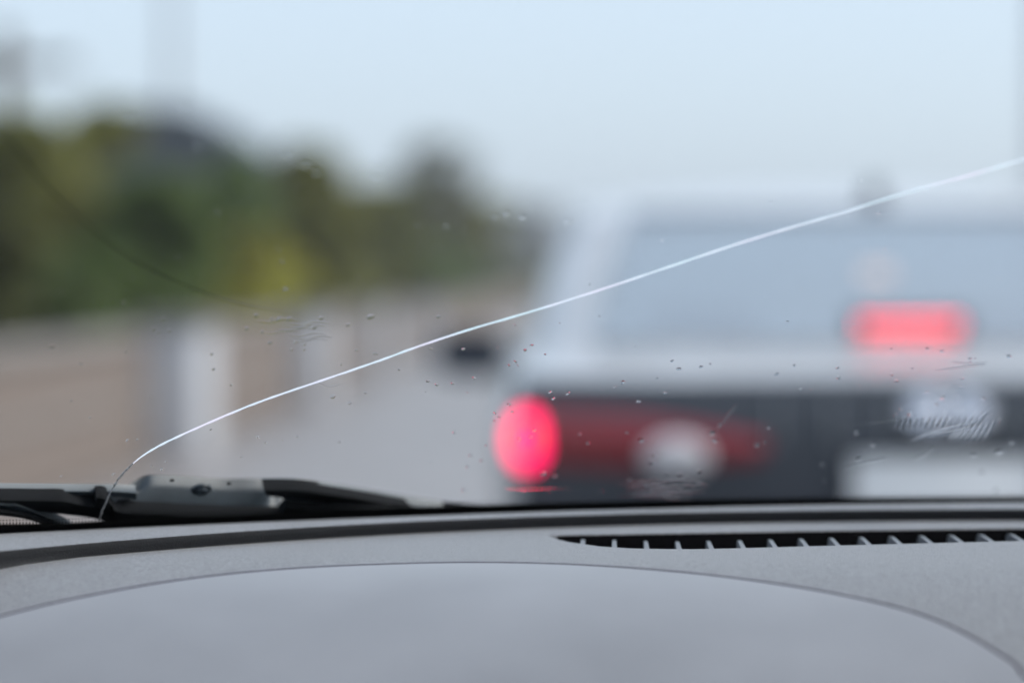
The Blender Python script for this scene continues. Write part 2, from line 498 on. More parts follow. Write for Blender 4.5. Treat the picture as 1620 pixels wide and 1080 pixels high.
# lower body: sections from tail to nose (v, half width, top z)
sec = [(0.02, 0.74, 1.034), (0.05, 0.79, 1.042), (0.12, 0.825, 1.047), (0.25, 0.84, 1.054), (0.45, 0.85, 1.085), (0.60, 0.855, 1.04), (0.9, 0.86, 0.99),
       (1.8, 0.86, 0.965), (2.7, 0.86, 0.965), (3.1, 0.85, 0.985), (3.5, 0.83, 0.93), (3.9, 0.80, 0.85), (4.15, 0.74, 0.76), (4.27, 0.62, 0.64)]
def section(v, w, t):
    half = [(0.0, t + 0.012), (w * 0.55, t + 0.008), (w * 0.86, t - 0.004), (w * 0.95, t - 0.022), (w * 0.985, t - 0.06), (w, t - 0.16), (w * 0.995, 0.55), (w * 0.97, 0.34), (w * 0.90, 0.24)]
    return [Vector((-x, v, z)) for x, z in half[::-1]] + [Vector((x, v, z)) for x, z in half[1:]]
bm = bmesh.new()
rows = [section(v, w * 0.97, t) for v, w, t in sec]
vs = grid(bm, rows)
bm.faces.new(vs[0]); bm.faces.new(vs[-1][::-1])
for i in range(len(vs) - 1):
    bm.faces.new((vs[i][0], vs[i + 1][0], vs[i + 1][-1], vs[i][-1]))
# pillars, belonging to the same shell
roofL, roofR = 0.60, 0.60
for s in (-1, 1):
    # rear pillar, wide and rounded into the shoulder
    rows = []
    bot = [(0.62, 0.47, 1.075), (0.70, 0.50, 1.065), (0.755, 0.60, 1.05), (0.785, 0.75, 1.02), (0.80, 0.95, 0.985)]
    top = [(0.545, 1.03, 1.362), (0.60, 1.05, 1.358), (0.645, 1.10, 1.362), (0.665, 1.20, 1.375), (0.672, 1.35, 1.395)]
    for i in range(9):
        t = i / 8
        row = []
        for b_, t_ in zip(bot, top):
            p = lerp(Vector(b_), Vector(t_), t)
            p.x += 0.018 * math.sin(math.pi * t)
            row.append(Vector((s * p.x, p.y, p.z)))
        rows.append(row if s < 0 else row[::-1])
    patch(bm, rows, 0.03)
    def pil(b0, b1, t0, t1):
        rows = []
        for i in range(7):
            t = i / 6
            a = lerp(Vector(b0), Vector(t0), t); b = lerp(Vector(b1), Vector(t1), t)
            bow = 0.018 * math.sin(math.pi * t)
            rr = [Vector((s * (a.x + bow), a.y, a.z)), Vector((s * (b.x + bow), b.y, b.z))]
            rows.append(rr if s < 0 else rr[::-1])
        patch(bm, rows, 0.03)
    pil((0.80, 1.72, 0.96), (0.80, 1.82, 0.96), (0.665, 1.78, 1.42), (0.665, 1.86, 1.42))          # middle pillar
    pil((0.795, 2.96, 0.96), (0.77, 3.10, 0.98), (0.655, 2.34, 1.41), (0.60, 2.44, 1.415))          # front pillar
body = link('body', bm, M_paint, lead)
# roof: crowned panel
bm = bmesh.new()
rows = []
for i in range(13):
    t = i / 12; v = lerp(1.02, 2.46, t)
    zc = 1.365 + 0.085 * math.sin(math.pi * min(1, (t * 0.80 + 0.02)) ** 0.9) if t < 0.62 else 1.365 + 0.085 * math.sin(math.pi * (0.62 * 0.8 + 0.02) ** 0.9) - (t - 0.62) ** 2 * 0.16
    hw = 0.66 + 0.02 * math.sin(math.pi * t)
    rows.append([Vector((hw * k / 6, v + 0.05 * (1 - (k / 6) ** 2) * (1 if t > 0.5 else -1) * abs(2 * t - 1), zc - 0.042 * abs(k / 6) ** 2.6)) for k in range(-6, 7)])
patch(bm, [list(r)[::-1] for r in rows], 0.025)
roof = link('roof', bm, M_paint, lead)
# shark-fin aerial on the roof
bm = bmesh.new()
fin = [(0.0, 0.0), (0.13, 0.0), (0.125, 0.03), (0.10, 0.062), (0.075, 0.066), (0.03, 0.03)]
L_ = [bm.verts.new((0.020 * (1 - z / 0.11), -y, z)) for y, z in fin]; R_ = [bm.verts.new((-0.020 * (1 - z / 0.11), -y, z)) for y, z in fin]
for i in range(len(fin)): bm.faces.new((L_[i], L_[(i + 1) % len(fin)], R_[(i + 1) % len(fin)], R_[i]))
bm.faces.new(L_); bm.faces.new(R_[::-1])
box(bm, (-0.032, -0.145, -0.012), (0.032, 0.015, 0.006), 0.004)
fin_o = link('aerial', bm, M_dark, lead)
fin_o.location = (0.0, 1.19, 1.372); fin_o.scale = (1.35, 1.0, 1.1)
# rear window and its rubber edge
def rear_pt(u, v, off=0.0):
    wb, wt = 0.625, 0.55
    w = lerp(wb, wt, u)
    x = lerp(-w, w, v)
    k = 1 - (x / w) ** 2
    y = lerp(0.47, 1.03, u) - 0.045 * k
    z = lerp(1.082, 1.362, u) + 0.014 * math.sin(math.pi * u) + 0.004 * k
    return Vector((x, y - off * 0.4, z + off))
bm = bmesh.new()
patch(bm, [[rear_pt(i / 8, j / 12) for j in range(13)] for i in range(9)], 0.005)
rw = link('rear_window', bm, M_rglass, lead)
bm = bmesh.new()
for ring in ([rear_pt(0, j / 12, 0.003) for j in range(13)], [rear_pt(1, j / 12, 0.003) for j in range(13)]):
    tube(bm, ring, 0.007, 6)
link('window_seal', bm, M_black, rw)
bm = bmesh.new()
c = rear_pt(0.42, 0.5 - 0.03, 0.002)
patch(bm, [[rear_pt(0.40 + 0.10 * i / 2, 0.44 + 0.05 * j / 2, 0.004) for j in range(3)] for i in range(3)], 0.0015)
link('sticker', bm, mat('orange_sticker', (0.55, 0.44, 0.41), rough=0.5), rw)
# windscreen and side windows
bm = bmesh.new()
patch(bm, bilin((0.74, 3.10, 0.985), (-0.74, 3.10, 0.985), (0.60, 2.45, 1.412), (-0.60, 2.45, 1.412), 6, 10,
                lambda u, v: (0, 0.10 * (1 - (2 * v - 1) ** 2), 0.01)), 0.005)
link('windscreen', bm, M_sglass, lead)
for s in (-1, 1):
    for b0, b1, t0, t1 in (((0.797, 0.95, 0.985), (0.797, 1.72, 0.965), (0.672, 1.36, 1.39), (0.668, 1.78, 1.415)),
                           ((0.797, 1.82, 0.965), (0.793, 2.95, 0.97), (0.668, 1.86, 1.415), (0.655, 2.33, 1.405))):
        f = lambda p: (s * p[0], p[1], p[2])
        bm = bmesh.new()
        patch(bm, bilin(f(b0), f(b1), f(t0), f(t1), 5, 5, lambda u, v: (s * 0.015 * math.sin(math.pi * u), 0, 0)), 0.004)
        link('side_window', bm, M_sglass, lead)
# dark tail panel; its thin ribs stand in for faint vertical reflections
def tail_y(x):                                         # rear face, bowed in plan
    return -0.005 + 0.045 * (abs(x) / 0.80) ** 3.0
bm = bmesh.new()
rows = []
for i in range(7):
    t = i / 6
    rows.append([Vector((x, tail_y(x) - 0.012 - 0.010 * math.sin(math.pi * t) + 0.02 * max(0, t - 0.8) * 5 * 0.6, lerp(0.70, 1.040, t))) for x in np.linspace(0.765, -0.765, 25)])
patch(bm, rows, 0.03)
tp = link('tail_panel', bm, M_dark, lead)
for x in (-0.30, -0.20, -0.10, 0.30, 0.20, 0.10):
    bm = bmesh.new()
    box(bm, (x - 0.003, tail_y(x) - 0.027, 0.925), (x + 0.003, tail_y(x) - 0.018, 1.005), 0.001)
    link('reflection_rib', bm, M_alloy, tp)
# bumper
bm = bmesh.new()
rows = []
for z, out in ((0.26, 0.0), (0.32, 0.05), (0.50, 0.075), (0.62, 0.07), (0.69, 0.045), (0.705, 0.0)):
    rows.append([Vector((x * 1.02, tail_y(x) - out, z)) for x in np.linspace(0.805, -0.805, 25)])
patch(bm, rows, 0.03)
link('rear_bumper', bm, M_bumper, lead)
# tail lights
def tail_light(s):
    bm = bmesh.new()
    rows = []
    n = 18
    for i in range(n + 1):
        t = i / n; x = lerp(0.322, 0.775, t)
        zc = lerp(0.918, 0.940, t); hh = 0.011 + 0.037 * min(1.0, (t + 0.05) * 1.6) ** 0.7
        row = []
        for k in range(7):
            a = k / 6 * 2 - 1
            row.append(Vector((s * x, tail_y(x) - 0.030 - 0.012 * (1 - a * a), zc + a * hh)))
        rows.append(row if s > 0 else row[::-1])
    patch(bm, rows, 0.02)
    tl = link('tail_light', bm, M_redlens, lead)
    # lit brake lamp, a tall oval, with its bulb in the middle
    def oval(cx, cz, rx, rz, y0, m, nm, dome, parent):
        bm = bmesh.new()
        rings = []
        for r, d in ((1, 0.0), (0.97, 0.5), (0.8, 0.85), (0.5, 1.0), (0.01, 1.0)):
            rings.append([Vector((s * cx + math.cos(a) * rx * r, y0 - d * dome, cz + math.sin(a) * rz * r)) for a in np.linspace(0, 2 * math.pi, 24, endpoint=False)])
        v_ = grid(bm, rings, close_u=True)
        bm.faces.new(v_[0])
        return link(nm, bm, m, parent)
    oval(0.747, 0.931, 0.033, 0.051, tail_y(0.747) - 0.036, M_lit, 'brake_lamp', 0.014, tl)
    oval(0.747, 0.934, 0.015, 0.019, tail_y(0.747) - 0.0485, M_litc, 'bulb', 0.004, tl)
    oval(0.478, 0.905, 0.060, 0.034, tail_y(0.478) - 0.036, M_clear, 'reverse_lamp', 0.016, tl)
    return tl
tail_light(-1)
tail_light(1)
# high brake light behind the rear window: a row of glowing segments
bm = bmesh.new(); box(bm, (-0.118, 0.475, 1.114), (0.118, 0.53, 1.151), 0.006)
hb = link('high_brake_light', bm, M_black, lead)
bm = bmesh.new()
for k in range(11):
    u = -0.091 + k * 0.0182
    box(bm, (u - 0.0045, 0.468, 1.128), (u + 0.0045, 0.478, 1.137), 0.001)
link('led', bm, M_led, hb)
# emblem: chrome oval ring, two discs tilted up to make its glints
bm = bmesh.new()
def oval_ring(cx, cz, rx, rz, rad, y):
    rings = []
    for a in np.linspace(0, 2 * math.pi, 32, endpoint=False):
        c = Vector((cx + math.cos(a) * rx, y, cz + math.sin(a) * rz)); o_ = Vector((math.cos(a), 0, math.sin(a)))
        rings.append([c + o_ * math.cos(q) * rad + Vector((0, -1, 0)) * math.sin(q) * rad * 0.8 for q in np.linspace(0, 2 * math.pi, 8, endpoint=False)])
    rings.append(rings[0])
    grid(bm, rings, close_u=True)
oval_ring(0, 0.985, 0.074, 0.036, 0.005, -0.036)
for q in (-1, 1):
    disc_prism(bm, (q * 0.037, -0.032, 0.985), (0, -0.84, 0.54), 0.032, 0.030, 0.006, 28, dome=0.0025)
bmesh.ops.remove_doubles(bm, verts=bm.verts, dist=1e-5)
link('emblem', bm, M_chrome, lead)
# number plate in its frame
bm = bmesh.new(); box(bm, (-0.168, -0.036, 0.735), (0.168, -0.022, 0.905), 0.004)
pf = link('number_plate', bm, M_plate, lead)
bm = bmesh.new()
for lo, hi in (((-0.176, -0.040, 0.905), (0.176, -0.02, 0.912)), ((-0.176, -0.040, 0.728), (0.176, -0.02, 0.735)),
               ((-0.176, -0.040, 0.735), (-0.168, -0.02, 0.905)), ((0.168, -0.040, 0.735), (0.176, -0.02, 0.905))):
    box(bm, lo, hi)
link('plate_frame', bm, M_black, pf, smooth=False)
# door mirrors
for s in (-1, 1):
    bm = bmesh.new()
    rings = []
    for yy, k in ((0.0, 0.86), (0.012, 1.0), (0.05, 0.95), (0.09, 0.7), (0.11, 0.3)):
        rings.append([Vector((s * 1.01 + math.copysign(abs(math.cos(a)) ** 0.6, math.cos(a)) * 0.112 * k, 2.72 + yy, 1.0 + math.copysign(abs(math.sin(a)) ** 0.6, math.sin(a)) * 0.072 * k)) for a in np.linspace(0, 2 * math.pi, 20, endpoint=False)])
    v_ = grid(bm, rings, close_u=True); bm.faces.new(v_[0]); bm.faces.new(v_[-1])
    box(bm, (min(s * 0.80, s * 0.90), 2.75, 0.965), (max(s * 0.80, s * 0.90), 2.80, 0.995), 0.008)
    mo = link('door_mirror', bm, M_mirrorshell, lead)
    bm = bmesh.new(); box(bm, (s * 1.01 - 0.09, 2.712, 0.945), (s * 1.01 + 0.09, 2.718, 1.055), 0.002)
    link('mirror_glass', bm, M_mirrorface, mo)
# cabin: shelf, seats with headrests
bm = bmesh.new()
box(bm, (-0.66, 0.50, 1.02), (0.66, 1.05, 1.075), 0.01)
link('parcel_shelf', bm, M_cloth, lead)
for sx, sy in ((-0.37, 1.35), (0.37, 1.35), (-0.37, 2.1), (0.37, 2.1)):
    bm = bmesh.new()
    box(bm, (sx - 0.24, sy, 0.65), (sx + 0.24, sy + 0.13, 1.00), 0.04, Matrix.Rotation(R(12), 3, 'X'))
    box(bm, (sx - 0.12, sy - 0.06, 1.01), (sx + 0.12, sy + 0.03, 1.14), 0.03)
    link('seat', bm, M_cloth, lead)
# wheels
for sx in (-1, 1):
    for v in (0.78, 3.40):
        bm = bmesh.new()
        rings = []
        for yy, rr in ((-0.09, 0.22), (-0.10, 0.28), (-0.085, 0.31), (0.085, 0.31), (0.10, 0.28), (0.09, 0.22)):
            rings.append([Vector((sx * 0.765 + yy, v + math.cos(a) * rr, 0.31 + math.sin(a) * rr)) for a in np.linspace(0, 2 * math.pi, 32, endpoint=False)])
        grid(bm, rings + [rings[0]], close_u=True)
        bmesh.ops.remove_doubles(bm, verts=bm.verts, dist=1e-5)
        w = link('wheel', bm, M_rubber, lead)
        bm = bmesh.new()
        disc_prism(bm, (sx * 0.80, v, 0.31), (sx, 0, 0), 0.06, 0.05, 0.05, 20)
        for k in range(7):
            a = 2 * math.pi * k / 7
            tube(bm, [(sx * 0.84, v, 0.31), (sx * 0.845, v + math.cos(a) * 0.215, 0.31 + math.sin(a) * 0.215)], [0.03, 0.022], 8)
        tube(bm, [(sx * 0.78, v + 0.0001, 0.31), (sx * 0.70, v, 0.31)], [0.215, 0.215], 28)
        link('rim', bm, M_alloy, w)

# ================================================================== OUR OWN CAR
CX = 0.40                                       # its centre line
own = empty('car', (CX, 0, 0), 'car we look out of, grey dashboard under its cracked rain-spotted windscreen', 'car')
def loc(p): return Vector((p[0] - CX, p[1], p[2]))
Z0 = CAMZ - 0.1255                              # dashboard top
def zd(y):                                      # the top curves down towards us
    return -1.54 * max(0.0, 1.04 - y) ** 2
def PD(px, py):
    d = CROT @ Vector(((px - 810) / FPX, -(py - 540) / FPX, -1)); d = d / d.y
    lo, hi = 0.3, 2.0
    for _ in range(50):
        t = (lo + hi) / 2
        if CAMZ + d.z * t > Z0 + zd(t): lo = t
        else: hi = t
    return Vector((d.x * lo, lo, Z0 + zd(lo)))
ZB = CAMZ - 0.1200                              # foot of the glass
COT = 1 / math.tan(R(30))
def Yb(x): return 1.272 - 0.394 * (x - CX) ** 2
def Fglass(p): return p.y - Yb(p.x) + (p.z - ZB) * COT
def Ngl(x):
    return Vector((2 * 0.394 * (x - CX), 1.0, COT))
def G(px, py, off=0.0):
    """point of the windscreen (shifted outwards by off) seen at photograph pixel px, py"""
    d = CROT @ Vector(((px - 810) / FPX, -(py - 540) / FPX, -1))
    d = d / d.y
    lo, hi = 0.2, 3.0
    for _ in range(50):
        t = (lo + hi) / 2
        p = Vector((d.x * t, t, CAMZ + d.z * t))
        if Fglass(p) < off * Ngl(p.x).length: lo = t
        else: hi = t
    return p
def nrm(p): return Ngl(p.x).normalized()

M_dash = mat('dashboard_plastic', (0.145, 0.148, 0.162), rough=0.5, spec=1.0, sheen=0.4, noise=(700, 0.6), bump=(1300, 1.0, 0.0009))
M_panel = mat('panel_plastic', (0.195, 0.198, 0.216), rough=0.48, spec=1.0, sheen=0.4, noise=(14, 0.09), bump=(260, 0.06, 0.0004))
M_lip_shade = mat('lip_shade', (0.022, 0.023, 0.026), rough=0.6, spec=0.3, bump=(1300, 0.8, 0.0005))  # near-black colour stands in for shade on the ridge face
M_seam = mat('seam_bead', (0.03, 0.022, 0.042), rough=0.9, spec=0.1)
M_slot = mat('vent_black', (0.006, 0.006, 0.007), rough=0.9, spec=0.05)
M_slat = mat('vent_slat', (0.065, 0.067, 0.076), rough=0.45, spec=0.9, sheen=0.25)
M_frit = mat('black_enamel', (0.003, 0.003, 0.003), rough=0.5, spec=0.2)
M_wiper = mat('wiper_steel', (0.026, 0.036, 0.046), rough=0.45, noise=(90, 0.2), bump=(700, 0.3, 0.0003))
M_rail = mat('wiper_rail', (0.065, 0.083, 0.10), rough=0.42, noise=(40, 0.12))
M_wdark = mat('wiper_rubber', (0.010, 0.011, 0.013), rough=0.8, spec=0.15)
M_trim = mat('cabin_trim', (0.035, 0.036, 0.04), rough=0.9, noise=(20, 0.1))
M_ownpaint = mat('blue_grey_paint', (0.10, 0.12, 0.15), rough=0.35, coat=0.6, noise=(3, 0.04))

# --- dashboard
dx = np.array([0.76, 0.6656, 0.5305, 0.3611, 0.1794, 0.0])
yy = np.array([0.895, 1.006, 1.1256, 1.187, 1.216, 1.224])
cf = np.polyfit(dx ** 2, yy, 3)
def Yr(x): return float(np.polyval(cf, (x - CX) ** 2))
sfx = [PZ(a, b, Z0) for a, b in ((868, 846.5), (880, 852), (900, 857), (950, 864), (1000, 867), (1080, 868.5), (1180, 866.5), (1300, 863), (1460, 859), (1620, 855))]
sbx = [PZ(a, b, Z0) for a, b in ((868, 845.5), (1080, 842), (1300, 838), (1620, 834))]
TIP = sfx[0].x
def mir(x): return CX - abs(x - CX)
def Ysf(x): return float(np.interp(mir(x), [p.x for p in sfx], [p.y for p in sfx]))
def Ysb(x): return float(np.interp(mir(x), [p.x for p in sbx], [p.y for p in sbx]))
xs = set(np.round(np.linspace(-0.34, 1.14, 75), 5))
for p in np.linspace(TIP - 0.012, TIP + 0.055, 30):
    xs.add(round(float(p), 5)); xs.add(round(2 * CX - float(p), 5))
xs.add(round(TIP, 5)); xs.add(round(2 * CX - TIP, 5))
xs = sorted(xs)
rows, slotrow = [], []
bm = bmesh.new()
for x in xs:
    r = Yr(x)
    inside = mir(x) > TIP + 1e-6
    if inside: a, b, dep = Ysf(x), Ysb(x), 0.03
    else:
        a = min(Ysf(TIP) - 0.0, r - 0.022) - 0.002; b = a + 0.004; dep = 0.0
    near = [(0.585, -0.48), (0.59, -0.38), (0.60, zd(0.60))]
    col = [(y_, z_) for y_, z_ in near]
    for f in (0.1, 0.2, 0.3, 0.4, 0.5, 0.58, 0.66, 0.74, 0.81, 0.87, 0.92, 0.96, 0.985):
        y_ = lerp(0.60, a, f); col.append((y_, zd(y_)))
    k = 0.0009
    za, zb_ = zd(a), zd(b)
    col += [(a, za), (a + k * 0.5, za - dep * 0.03), (a + k, za - dep), (b - k, zb_ - dep), (b - k * 0.5, zb_ - dep * 0.03), (b, zb_)]
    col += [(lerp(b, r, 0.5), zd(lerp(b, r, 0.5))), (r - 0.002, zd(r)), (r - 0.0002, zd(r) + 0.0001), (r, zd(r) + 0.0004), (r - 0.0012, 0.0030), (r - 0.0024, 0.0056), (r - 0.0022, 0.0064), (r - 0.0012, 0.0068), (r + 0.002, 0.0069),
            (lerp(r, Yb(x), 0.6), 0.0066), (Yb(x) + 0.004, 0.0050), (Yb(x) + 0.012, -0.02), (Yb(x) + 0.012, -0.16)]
    rows.append([loc((x, y_, Z0 + z_)) for y_, z_ in col])
v_ = grid(bm, rows)
bm.faces.ensure_lookup_table()
nc = len(rows[0])
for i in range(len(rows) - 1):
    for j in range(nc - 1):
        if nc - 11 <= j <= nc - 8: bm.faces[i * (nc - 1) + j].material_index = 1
dash = link('dashboard', bm, [M_dash, M_lip_shade], own)
# vent: dark liner and its slats, all one part
bm = bmesh.new()
def slot_ring(x, z): return (loc((x, Ysf(x) + 0.0012, z)), loc((x, Ysb(x) - 0.0012, z)))
xin = [x for x in xs if mir(x) > TIP + 0.002]
for za, zb, j in ((Z0 - 0.0005, Z0 - 0.0295, 0), (Z0 - 0.0005, Z0 - 0.0295, 1)):
    grid(bm, [[slot_ring(x, za)[j] for x in xin], [slot_ring(x, zb)[j] for x in xin]])
grid(bm, [[slot_ring(x, Z0 - 0.0295)[0] for x in xin], [slot_ring(x, Z0 - 0.0295)[1] for x in xin]])
px = 921.0
xsl = []
while True:
    p = PZ(px, 866, Z0)
    if p.x > CX: break
    xsl.append(p.x); px += 51.2
xsl += [2 * CX - x for x in xsl]
for x in xsl:
    a = Ysf(x) + 0.0014; b = Ysb(x) - 0.0014
    L = min(0.046, (b - a) * 0.8)
    w0 = 0.00125
    pr = [(a, -0.0005), (a + L * 0.7, -0.0006), (a + L * 0.9, -0.0012), (a + L, -0.0040), (a + L + 0.004, -0.025), (a, -0.025)]
    A_ = [bm.verts.new(loc((x - w0 + 0.01 * (y_ - a), y_, Z0 + z_))) for y_, z_ in pr]
    B_ = [bm.verts.new(loc((x + w0 - 0.01 * (y_ - a), y_, Z0 + z_))) for y_, z_ in pr]
    for i in range(len(pr)):
        f = bm.faces.new((A_[i], A_[(i + 1) % len(pr)], B_[(i + 1) % len(pr)], B_[i])); f.material_index = 1
    for q in (A_, B_[::-1]):
        f = bm.faces.new(q); f.material_index = 1
link('defroster_vent', bm, [M_slot, M_slat], dash)
# rounded cover panel let into the dashboard, with a dark seam round it
arc_px = [(-330, 1120), (-260, 1070), (-120, 1014), (0, 975), (150, 940.5), (300, 915.5), (450, 900.5), (600, 893), (750, 890), (900, 893), (1080, 905.5), (1250, 927), (1400, 956), (1500, 989), (1600, 1046), (1645, 1084)]
arc = [PD(a, b) for a, b in arc_px]
arc += [Vector((0.218, 0.86, 0)), Vector((0.222, 0.80, 0)), Vector((0.205, 0.73, 0)), Vector((0.15, 0.69, 0)), Vector((-0.22, 0.69, 0)), Vector((-0.285, 0.73, 0)), Vector((-0.30, 0.80, 0))]
for p in arc: p.z = 0
def smooth_loop(pts, n=10):
    out = []
    k = len(pts)
    for i in range(k):
        p0, p1, p2, p3 = pts[i - 1], pts[i], pts[(i + 1) % k], pts[(i + 2) % k]
        for s in range(n):
            t = s / n
            out.append(0.5 * ((2 * p1) + (p2 - p0) * t + (2 * p0 - 5 * p1 + 4 * p2 - p3) * t * t + (3 * p1 - p0 - 3 * p2 + p3) * t ** 3))
    return out
loop = smooth_loop(arc, 8)
def offset_loop(lp, d):
    out = []
    k = len(lp)
    for i in range(k):
        t = (lp[(i + 1) % k] - lp[i - 1]); n = Vector((t.y, -t.x, 0)).normalized()
        out.append(lp[i] + n * d)
    return out
ar = sum((loop[i].x * loop[(i + 1) % len(loop)].y - loop[(i + 1) % len(loop)].x * loop[i].y) for i in range(len(loop)))
sg = 1 if ar > 0 else -1                       # +d goes outwards for counter-clockwise loops
def ring_at(d, z): return [loc((p.x, p.y, Z0 + zd(p.y) + z)) for p in offset_loop(loop, d * sg)]
bm = bmesh.new()
rr = [ring_at(-0.0007, 0.0001), ring_at(-0.0009, 0.00025), ring_at(-0.0014, 0.0003), ring_at(-0.0030, 0.00032)]
inner = offset_loop(loop, -0.003 * sg)
pc = Vector((-0.04, 0.86, 0))
for q in range(1, 25):
    f = q / 25.0
    ring = [lerp(p, pc, f) for p in inner]
    rr.append([loc((p.x, p.y, Z0 + zd(p.y) + 0.00032)) for p in ring])
v_ = grid(bm, rr, close_u=True)
bm.faces.new(v_[-1])
pn = link('cover_panel', bm, M_panel, dash)
bm = bmesh.new()
grid(bm, [ring_at(0.0007, -0.0002), ring_at(0.0006, 0.0003), ring_at(0.0003, 0.0005), ring_at(0.0000, 0.00055), ring_at(-0.0004, 0.0005), ring_at(-0.0008, 0.0002)], close_u=True)
link('seam', bm, M_seam, dash)

# --- windscreen: clear curved pane 5 mm thick
M_pane_clear = bpy.data.materials.new('windscreen_glass'); M_pane_clear.use_nodes = True
nt = M_pane_clear.node_tree; nt.nodes.clear()
o_ = nt.nodes.new('ShaderNodeOutputMaterial'); t_ = nt.nodes.new('ShaderNodeBsdfTransparent')
t_.inputs['Color'].default_value = (0.965, 0.978, 0.975, 1)
nt.links.new(t_.outputs[0], o_.inputs['Surface'])
bm = bmesh.new()
rows = []
S_TOP = 0.70
sa, ca = math.sin(R(30)), math.cos(R(30))
for i in range(9):
    s = lerp(-0.012, S_TOP, i / 8)
    hw = lerp(0.715, 0.60, max(0, s) / S_TOP)
    rows.append([loc((CX + hw * k / 24, Yb(CX + hw * k / 24) - s * ca, ZB + s * sa)) for k in range(-24, 25)])
patch(bm, [r[::-1] for r in rows], -0.005)
screen = link('windscreen', bm, M_pane_clear, own)
# black enamel band at the foot of the glass, edged with a row of fine teeth
ft = [(-150, 832), (0, 829.5), (110, 827.5), (200, 822), (400, 814), (600, 804), (740, 799.5), (860, 796.5), (1080, 791), (1300, 788), (1620, 785.5), (1800, 785)]
def frit_y(px): return float(np.interp(px, [a for a, b in ft], [b for a, b in ft]))
bm = bmesh.new()
pxs = np.linspace(-120, 1750, 160)
grid(bm, [[loc(G(p, frit_y(p) + dy, 0.0025)) for p in pxs] for dy in (0, 15, 32)])
q = -100.0
while q < 1740:
    y0 = frit_y(q)
    h = 3.4 if q < 420 else 2.6
    grid(bm, [[loc(G(q, y0 + 1, 0.0026)), loc(G(q + 2.6, y0 + 1, 0.0026))], [loc(G(q + 0.6, y0 - h, 0.0026)), loc(G(q + 2.4, y0 - h, 0.0026))]])
    grid(bm, [[loc(G(q + 0.2, y0 - h - 2.6, 0.0026)), loc(G(q + 2.4, y0 - h - 2.6, 0.0026))], [loc(G(q + 0.2, y0 - h - 4.0, 0.0026)), loc(G(q + 2.4, y0 - h - 4.0, 0.0026))]])
    q += 5.2
link('enamel_band', bm, M_frit, screen, smooth=False)
# the crack
crack_px = [(157, 823), (161, 810), (166, 798), (173, 782), (180, 769), (190, 754), (200, 743), (208, 735), (216, 728), (232, 716.5), (260, 700.5), (300, 682), (350, 660), (400, 639.5), (450, 621.5),
            (520, 598), (600, 570.5), (660, 548.5), (740, 522), (850, 490), (960, 455), (1060, 421.5), (1160, 388), (1250, 360.5), (1340, 334), (1430, 306), (1530, 279), (1620, 252), (1760, 212), (1950, 160), (2200, 100)]
def spline(pts, n=6):
    pts = [Vector(p) for p in pts]; out = []
    for i in range(len(pts) - 1):
        p0, p1, p2, p3 = pts[max(i - 1, 0)], pts[i], pts[i + 1], pts[min(i + 2, len(pts) - 1)]
        for s in range(n):
            t = s / n
            out.append(0.5 * ((2 * p1) + (p2 - p0) * t + (2 * p0 - 5 * p1 + 4 * p2 - p3) * t * t + (3 * p1 - p0 - 3 * p2 + p3) * t ** 3))
    return out + [pts[-1]]
M_crack, nt, b_ = nodes_of('crack_glint')
tr = nt.nodes.new('ShaderNodeBsdfTranslucent'); tr.inputs['Color'].default_value = (0.96, 0.97, 1.0, 1)
tcc = nt.nodes.new('ShaderNodeTexCoord'); nn = nt.nodes.new('ShaderNodeTexNoise'); nn.inputs['Scale'].default_value = 22
crr = nt.nodes.new('ShaderNodeValToRGB')
crr.color_ramp.elements[0].position = 0.38; crr.color_ramp.elements[0].color = (0.82, 0.97, 1.0, 1)
crr.color_ramp.elements[1].position = 0.60; crr.color_ramp.elements[1].color = (1.0, 0.90, 1.0, 1)
nt.links.new(tcc.outputs['Object'], nn.inputs['Vector']); nt.links.new(nn.outputs['Fac'], crr.inputs['Fac']); nt.links.new(crr.outputs['Color'], tr.inputs['Color'])
b_.inputs['Base Color'].default_value = (0.97, 0.97, 1.0, 1); b_.inputs['Roughness'].default_value = 0.22; b_.inputs['Metallic'].default_value = 1.0
mx = nt.nodes.new('ShaderNodeMixShader'); mx.inputs['Fac'].default_value = 0.8
nt.links.new(b_.outputs[0], mx.inputs[1]); nt.links.new(tr.outputs[0], mx.inputs[2])
nt.links.new(mx.outputs[0], nt.nodes['Material Output'].inputs['Surface'])
M_shard = mat('crack_tail_glass', (0.42, 0.41, 0.41), rough=0.15, noise=(900, 0.8))
bm = bmesh.new()
pts = spline([(a, b, 0) for a, b in crack_px])
i0 = next(i for i, p in enumerate(pts) if p.x > 210)
rnd = random.Random(5)
head = pts[i0:]
rows = []
for i, p in enumerate(head):
    a, b = head[max(i - 1, 0)], head[min(i + 1, len(head) - 1)]
    t = (b - a).normalized(); n2 = Vector((-t.y, t.x, 0))
    w = 1.55 * min(1.0, 0.4 + i / 24.0) * (1 + 0.12 * math.sin(i * 1.7) + rnd.uniform(-0.06, 0.06))
    q = p + n2 * rnd.uniform(-0.12, 0.12)
    rows.append([loc(G(q.x + n2.x * w * k, q.y + n2.y * w * k, 0.0056 + 0.0003 * (1 - abs(k)))) for k in (-1, -0.35, 0.35, 1)])
grid(bm, rows, 0)
tail = pts[:i0 + 1]
tube(bm, [loc(G(p.x + rnd.uniform(-0.7, 0.7), p.y, 0.0058)) for p in tail], [0.00030 + 0.00018 * rnd.random() for _ in tail], 6, mi=1)
link('crack', bm, [M_crack, M_shard], screen)

